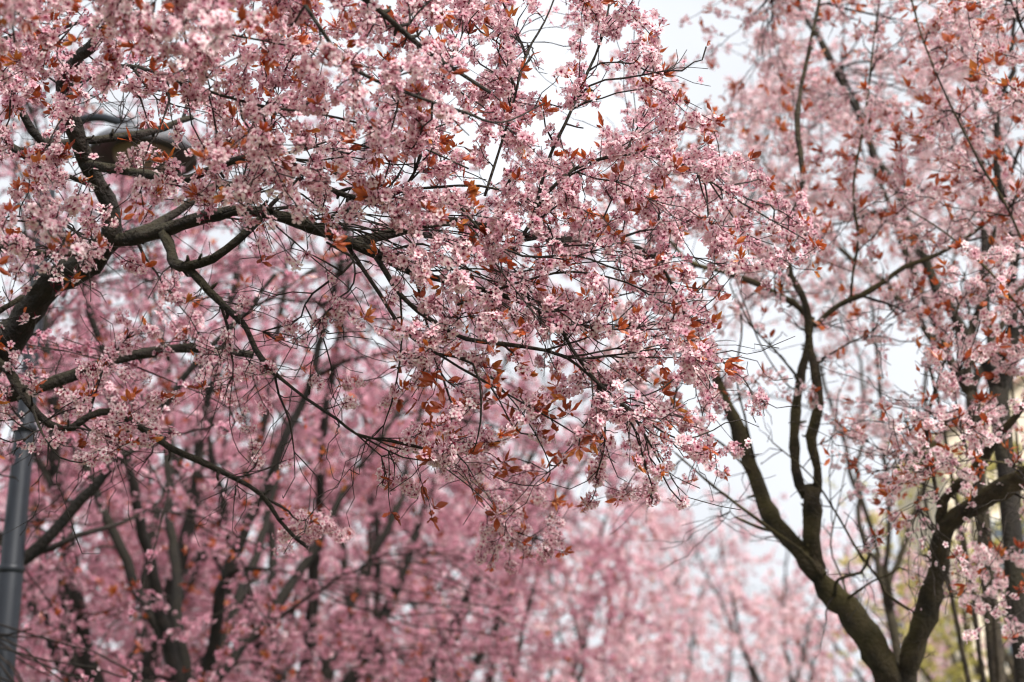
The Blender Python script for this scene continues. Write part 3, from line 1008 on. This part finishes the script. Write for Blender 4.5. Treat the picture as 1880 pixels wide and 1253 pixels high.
# ------------------------------------------------------------------ background trees
def avenue_tree(base, height, spread, fork_h, trunk_r, n_limbs, n_sec, n_twig, per_m, fscale, lod, label, group, bark_mat,
                az=None, lean=(0, 0), leaf_p=0.3, leaf_lod=1, leaf_mat=None, flowers=True, crown_low=0.2, tint_mu=0.42, name='plum_tree', leaf_size=0.042):
    bx, by = base
    root = empty(name, (bx, by, 0), label, 'tree', group)
    sk = Skeleton(200000)
    top = np.array([bx + lean[0], by + lean[1], fork_h])
    T = Tubes()
    tp = smooth_path([(bx, by, -0.05), (bx + lean[0] * .3, by + lean[1] * .3, fork_h * .5), top], 0.1)
    T.add(tp, np.linspace(trunk_r * 1.2, trunk_r, len(tp)) + trunk_r * .5 * np.exp(-np.linspace(0, 8, len(tp))), 12, 0.05)
    link('trunk', T.mesh('trunk'), root, (bark_mat,))
    sk.add(tp[-2:], trunk_r)
    for k in range(n_limbs):
        a = (az[k] if az else (k + rng.uniform(-.25, .25)) / n_limbs * 2 * math.pi)
        reach = spread * rng.uniform(0.45, 0.8)
        hh = (height - fork_h) * rng.uniform(0.55, 0.85)
        d = np.array([math.cos(a), math.sin(a), 0])
        q = [top - np.array([0, 0, .06]), top + d * reach * .32 + np.array([0, 0, hh * .28]), top + d * reach * .62 + np.array([0, 0, hh * .62]) + rng.normal(0, .12, 3),
             top + d * reach + np.array([0, 0, hh]) + rng.normal(0, .15, 3)]
        path = smooth_path(q, 0.09)
        m = len(path)
        w = np.cumsum(rng.standard_normal((m, 3)), 0); w -= np.linspace(0, 1, m)[:, None] * w[-1]
        path = path + w * 0.011
        rad = np.linspace(trunk_r * 0.66, trunk_r * 0.14, m)
        T = Tubes(); T.add(path, rad, 9, 0.05)
        link('limb', T.mesh('limb'), root, (bark_mat,))
        sk.add(path, rad)
    low = fork_h - 1.5 * crown_low
    cz = (height + low) * 0.5
    hz = (height - low) * 0.5

    def crown_pts(n, lo):
        u = unit(rng.standard_normal((n, 3))) * (rng.uniform(lo, 1, (n, 1)) ** 0.5)
        nc = max(8, n // 9)
        cl = unit(rng.standard_normal((nc, 3))) * (rng.uniform(lo, 1, (nc, 1)) ** 0.45)
        pick = rng.uniform(0, 1, n) < 0.7
        u[pick] = cl[rng.integers(0, nc, pick.sum())] + rng.normal(0, 0.075, (pick.sum(), 3))
        u *= 1 + 0.12 * np.sin(u[:, :1] * 5 + bx) + 0.12 * np.sin(u[:, 1:2] * 6 + by * 2)
        p = np.array([bx + lean[0], by + lean[1], cz]) + u * np.array([spread, spread, hz])
        p[:, 2] = np.maximum(p[:, 2], 0.8 + rng.uniform(0, .4, n))
        return p
    s1 = grow(root, sk, crown_pts(n_sec, 0.1), 0.12, 0.017, rmin=0.006, tip=0.004, back=0.8)
    s2 = grow(root, sk, crown_pts(n_twig, 0.12), 0.12, 0.006, rmin=0.0025, tip=0.002, back=0.7)
    T = Tubes()
    for p, r in s1 + s2:
        T.add(p[::3] if len(p) > 8 else p[::2], (r[::3] if len(p) > 8 else r[::2]), 3)
    link('twig_mass', T.mesh('twig_mass'), root, (TWIG,), 'stuff')
    lp, ld, ls, lt = leaves_on([p for p, r in s2], leaf_p, leaf_p * 0.5, leaf_size)
    if flowers:
        fp, fn = blossom_on([p for p, r in s2] + [p[len(p) // 2:] for p, r in s1], per_m, 0.15, 0.014 * fscale / 0.0118)
        # keep what a viewer near the path can see at this distance
        x, y, d = project(fp)
        ok = (x > -350) & (x < 2230) & (y > -350) & (y < 1420)
        fp, fn = fp[ok], fn[ok]
        k = thin_out(fp, [(28, 1050, 48, 260, 0.15 if d.min() < 7 else 1.0)])
        fp, fn = fp[k], fn[k]
        print(label[:30], 'flowers', len(fp), 'leaves', len(lp))
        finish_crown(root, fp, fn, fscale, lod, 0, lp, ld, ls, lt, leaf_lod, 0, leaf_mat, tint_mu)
    else:
        me = scatter('crown', LF[leaf_lod], lp, ld, rng.uniform(0, 6.28, len(lp)), ls, lt, 0.3)
        link('crown', me, root, (leaf_mat,), 'stuff')
    return root


def gx(px, d):
    """ground position whose trunk stands at picture column px, d metres ahead"""
    q = P(px, 626.5 + F * math.tan(PITCH), d)
    return (q[0], q[1])


GR = 'plum trees of the avenue, blurred behind the near bough'
NEARBG = [  # column, distance, height, spread, fork, trunk radius, flower scale, twigs, label, limb directions
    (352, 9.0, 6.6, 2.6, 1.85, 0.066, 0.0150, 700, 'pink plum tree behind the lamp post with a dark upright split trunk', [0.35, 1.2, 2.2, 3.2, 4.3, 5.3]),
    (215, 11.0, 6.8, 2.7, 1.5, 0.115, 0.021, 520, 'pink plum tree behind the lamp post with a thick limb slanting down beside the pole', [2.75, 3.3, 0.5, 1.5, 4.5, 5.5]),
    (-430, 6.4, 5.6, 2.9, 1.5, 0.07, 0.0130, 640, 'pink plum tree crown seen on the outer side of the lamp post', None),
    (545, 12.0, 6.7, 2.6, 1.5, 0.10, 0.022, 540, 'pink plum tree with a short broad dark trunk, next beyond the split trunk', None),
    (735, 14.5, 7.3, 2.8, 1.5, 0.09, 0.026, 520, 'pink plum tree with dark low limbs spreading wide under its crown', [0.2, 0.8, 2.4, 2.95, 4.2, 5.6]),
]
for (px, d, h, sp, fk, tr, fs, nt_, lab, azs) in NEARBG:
    avenue_tree(gx(px, d), h, sp, fk, tr, 6, 230, nt_, (78 if d < 9 else 76), fs, (2 if d < 7 else 3), lab, GR, BARK_K, az=azs, leaf_p=0.5, leaf_size=(0.038 if d < 7 else 0.055), crown_low=0.75, tint_mu=0.03)  # low tint_mu: shade on these crowns is put into a darker petal colour
FAR = [
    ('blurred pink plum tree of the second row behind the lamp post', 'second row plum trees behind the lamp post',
     ((-120, 14, 7.0), (90, 17, 7.2), (400, 16.5, 7.2), (640, 20, 7.4)), 0.03),  # low petal tint paints in the shade of the crowded row
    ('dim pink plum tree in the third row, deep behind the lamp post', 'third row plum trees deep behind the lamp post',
     ((-60, 22, 7.6), (250, 24, 7.8), (520, 26, 8.0)), 0.02),  # darkest petals, with the shade deep between the rows painted as colour
    ('soft blurred pink plum tree at the far end of the avenue', 'far plum trees closing the avenue',
     ((880, 18.5, 8.0), (1010, 22, 7.6), (820, 27, 7.4), (1110, 25, 7.0), (1215, 31, 7.8), (1330, 36, 8.4)), 0.42),
    ('low soft pink plum tree glimpsed through the mossy forked trunk', 'low far plum trees behind the forked trunk',
     ((1440, 24, 6.0), (1560, 28, 6.2), (1690, 21, 5.2)), 0.6),
]
for (lab, grp, spots, tm) in FAR:
    for (px, d, h) in spots:
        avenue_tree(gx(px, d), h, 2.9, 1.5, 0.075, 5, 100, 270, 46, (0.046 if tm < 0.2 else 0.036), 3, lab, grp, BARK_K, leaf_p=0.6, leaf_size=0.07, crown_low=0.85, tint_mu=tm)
slim = avenue_tree(gx(1842, 7.6), 6.8, 1.8, 3.6, 0.038, 5, 50, 420, 85, 0.0145, 3, 'slim plum tree with a straight brown trunk rising behind the mossy fork', None, BARK_F, tint_mu=0.75)
build_limbs(slim, [
    ('stem', [(1838, 1410, 7.6), (1812, 1290, 7.5), (1798, 1180, 7.45), (1782, 1050, 7.4), (1752, 900, 7.4), (1728, 760, 7.4), (1700, 640, 7.4)], 13, 5),
    ('stem', [(1846, 1405, 7.6), (1832, 1250, 7.5), (1822, 1100, 7.45), (1808, 950, 7.4), (1792, 700, 7.4), (1770, 500, 7.4)], 11, 5),
    ('stem', [(1836, 1400, 7.6), (1790, 1290, 7.5), (1762, 1180, 7.45), (1738, 1060, 7.4), (1702, 940, 7.4), (1690, 860, 7.4), (1660, 760, 7.4)], 12, 5),
    ('stem', [(1850, 1400, 7.6), (1868, 1250, 7.5), (1862, 1100, 7.45), (1872, 900, 7.4), (1858, 700, 7.4)], 11, 5),
], Skeleton(5000), BARK_F, 0.08, 1.0)
avenue_tree(gx(1895, 6.6), 6.6, 1.6, 3.3, 0.046, 4, 40, 300, 80, 0.0145, 3, 'plum tree with a nearly black trunk beside the slim brown trunk', None, BARK, tint_mu=0.75)
avenue_tree(gx(1705, 9.5), 6.9, 1.45, 2.5, 0.034, 4, 45, 260, 85, 0.0175, 3, 'pale pink plum crown high behind the mossy forked tree', None, BARK_F, tint_mu=0.75, crown_low=-0.95, lean=(-0.2, 0))

# yellow-green tree in front of the building
for (px, d, h, lab) in ((1850, 17, 5.4, 'yellow green leafy tree in front of the beige building'), (1930, 15, 6.0, 'taller yellow green tree beside the nearly black trunk')):
    avenue_tree(gx(px, d), h, 1.9, 1.0, 0.10, 6, 60, 420, 0, 0.02, 2, lab, None, BARK_F, leaf_p=3.2, leaf_mat=YLEAF, flowers=False, name='yellow_green_tree', leaf_size=0.075)

# ------------------------------------------------------------------ lamp post
POLE = plain('lamp_pole_paint', (0.022, 0.026, 0.034), 0.45, 0.2, 0.08, 20)
SHADE = plain('lamp_shade_dark', (0.05, 0.045, 0.05), 0.45, 0.3, 0.1, 20)
DOME = plain('lamp_dome_grey', (0.16, 0.165, 0.18), 0.75, 0.1, 0.08, 20)
LENS = plain('lamp_lens_frosted', (0.36, 0.235, 0.21), 0.35, 0.0, 0.05, 8)
LD = 7.0
ptop = P(103, 262, LD)
pb = P(12, 1297, LD)
px_, py_ = ptop[0] - 0.02, ptop[1]
hz = ptop[2]
lampo = empty('street_lamp', (px_, py_, 0), 'grey metal park lamp with a domed head and frosted pinkish lens among the branches', 'lamp')


def lathe(name, prof, loc, n=40, tilt=None):
    vs, fs = [], []
    for (r, z) in prof:
        for k in range(n):
            a = k / n * 2 * math.pi
            vs.append((r * math.cos(a), r * math.sin(a), z))
    for i in range(len(prof) - 1):
        for k in range(n):
            fs.append((i * n + k, i * n + (k + 1) % n, (i + 1) * n + (k + 1) % n, (i + 1) * n + k))
    me = bpy.data.meshes.new(name)
    me.from_pydata([tuple(np.array(v) + np.array(loc)) for v in vs], [], fs)
    me.polygons.foreach_set('use_smooth', np.ones(len(fs), bool))
    return me


H2 = hz
me = lathe('pole', [(0.0, -0.02), (0.058, -0.02), (0.058, 1.0), (0.055, 2.35), (0.052, 2.36), (0.046, 3.0), (0.044, 3.01), (0.032, 4.0), (0.032, H2 + 0.02), (0.0, H2 + 0.03)], (px_, py_, 0), 32)
link('pole', me, lampo, (POLE,))
for zc in (2.36, 3.01):
    link('collar', lathe('collar', [(0.045, zc - .02), (0.0575, zc - .018), (0.0575, zc + .012), (0.045, zc + .02)], (px_, py_, 0), 32), lampo, (POLE,))
head = P(264, 283, LD - 0.1)
T = Tubes()
ap = smooth_path([(px_, py_, H2 - 0.1), (px_ + 0.03, py_, H2 + 0.06), (px_ + 0.2, py_ - .03, H2 + 0.12), (head[0] - .1, head[1], head[2] + 0.16), (head[0], head[1], head[2] + 0.13)], 0.03)
T.add(ap, 0.022, 10)
link('arm', T.mesh('arm'), lampo, (POLE,))
SH = 0.88                              # head scale
for nm, prof, mt in (
        ('dome', [(0.0, 0.15), (0.05, 0.148), (0.14, 0.125), (0.22, 0.085), (0.275, 0.04), (0.285, 0.0)], DOME),
        ('rim', [(0.286, 0.012), (0.292, -0.002), (0.292, -0.03), (0.275, -0.034), (0.262, -0.01), (0.19, 0.015), (0.165, 0.0)], SHADE),
        ('lens', [(0.168, 0.004), (0.16, -0.035), (0.13, -0.06), (0.07, -0.078), (0.0, -0.083)], LENS)):
    link(nm, lathe(nm, [(r * SH, z * SH) for r, z in prof], head), lampo, (mt,))

# ------------------------------------------------------------------ beige building far behind on the right
PLASTER = plain('plaster_beige', (0.78, 0.66, 0.52), 0.9, 0.0, 0.08, 1.2, 0.1)
ROOFM = plain('roof_tile_brown', (0.33, 0.20, 0.15), 0.85, 0.0, 0.2, 3)
FRAME = plain('window_frame_white', (0.75, 0.74, 0.70), 0.6, 0, 0.04, 5)
GLASS = plain('window_glass_dark', (0.10, 0.12, 0.14), 0.08, 0, 0.1, 3)
BD = 42.0
c = P(1728, 800, BD)
bx0, by0, ez = c[0], c[1], c[2]
bw, bl = 9.0, 5.5
bld = empty('apartment_building', (bx0 + bw / 2, by0 + bl / 2, 0), 'beige plastered gabled building behind the yellow green trees', 'building')
rz = ez + 3.0
me = bpy.data.meshes.new('wall')
x0, x1, y0, y1 = bx0, bx0 + bw, by0, by0 + bl
xm = (x0 + x1) / 2
me.from_pydata([(x0, y0, -.05), (x1, y0, -.05), (x1, y1, -.05), (x0, y1, -.05), (x0, y0, ez), (x1, y0, ez), (x1, y1, ez), (x0, y1, ez), (xm, y0, rz), (xm, y1, rz)], [],
               [(0, 1, 5, 8, 4), (1, 2, 6, 5), (2, 3, 7, 9, 6), (3, 0, 4, 7)])
link('wall', me, bld, (PLASTER,))
me = bpy.data.meshes.new('roof')
e = 0.35
sl = 3.0 / (bw / 2)
v = []
for dz in (0.02, 0.2):
    for yy in (y0 - e, y1 + e):
        v += [(x0 - e, yy, ez - e * sl + dz), (xm, yy, rz + dz), (x1 + e, yy, ez - e * sl + dz)]
f = [(0, 1, 4, 3), (1, 2, 5, 4), (6, 9, 10, 7), (7, 10, 11, 8), (0, 6, 7, 1), (1, 7, 8, 2), (3, 4, 10, 9), (4, 5, 11, 10), (0, 3, 9, 6), (2, 8, 11, 5)]
me.from_pydata(v, [], f)
link('roof', me, bld, (ROOFM,))
for fl in range(3):
    for k in range(3):
        wx = x0 + 1.2 + k * 2.7
        wz = 1.0 + fl * 2.7
        if wz + 1.5 > ez + 1:
            continue
        fr = link('window', box_mesh('window', wx, wx + 1.2, y0 - 0.04, y0 + 0.05, wz, wz + 1.5), bld, (FRAME,))
        for (a, b) in ((0.06, 0.57), (0.63, 1.14)):
            pn = bpy.data.objects.new('pane', box_mesh('pane', wx + a, wx + b, y0 - 0.045, y0 + 0.04, wz + .06, wz + 1.44))
            pn.data.materials.append(GLASS)
            COL.objects.link(pn)
            pn.parent = fr
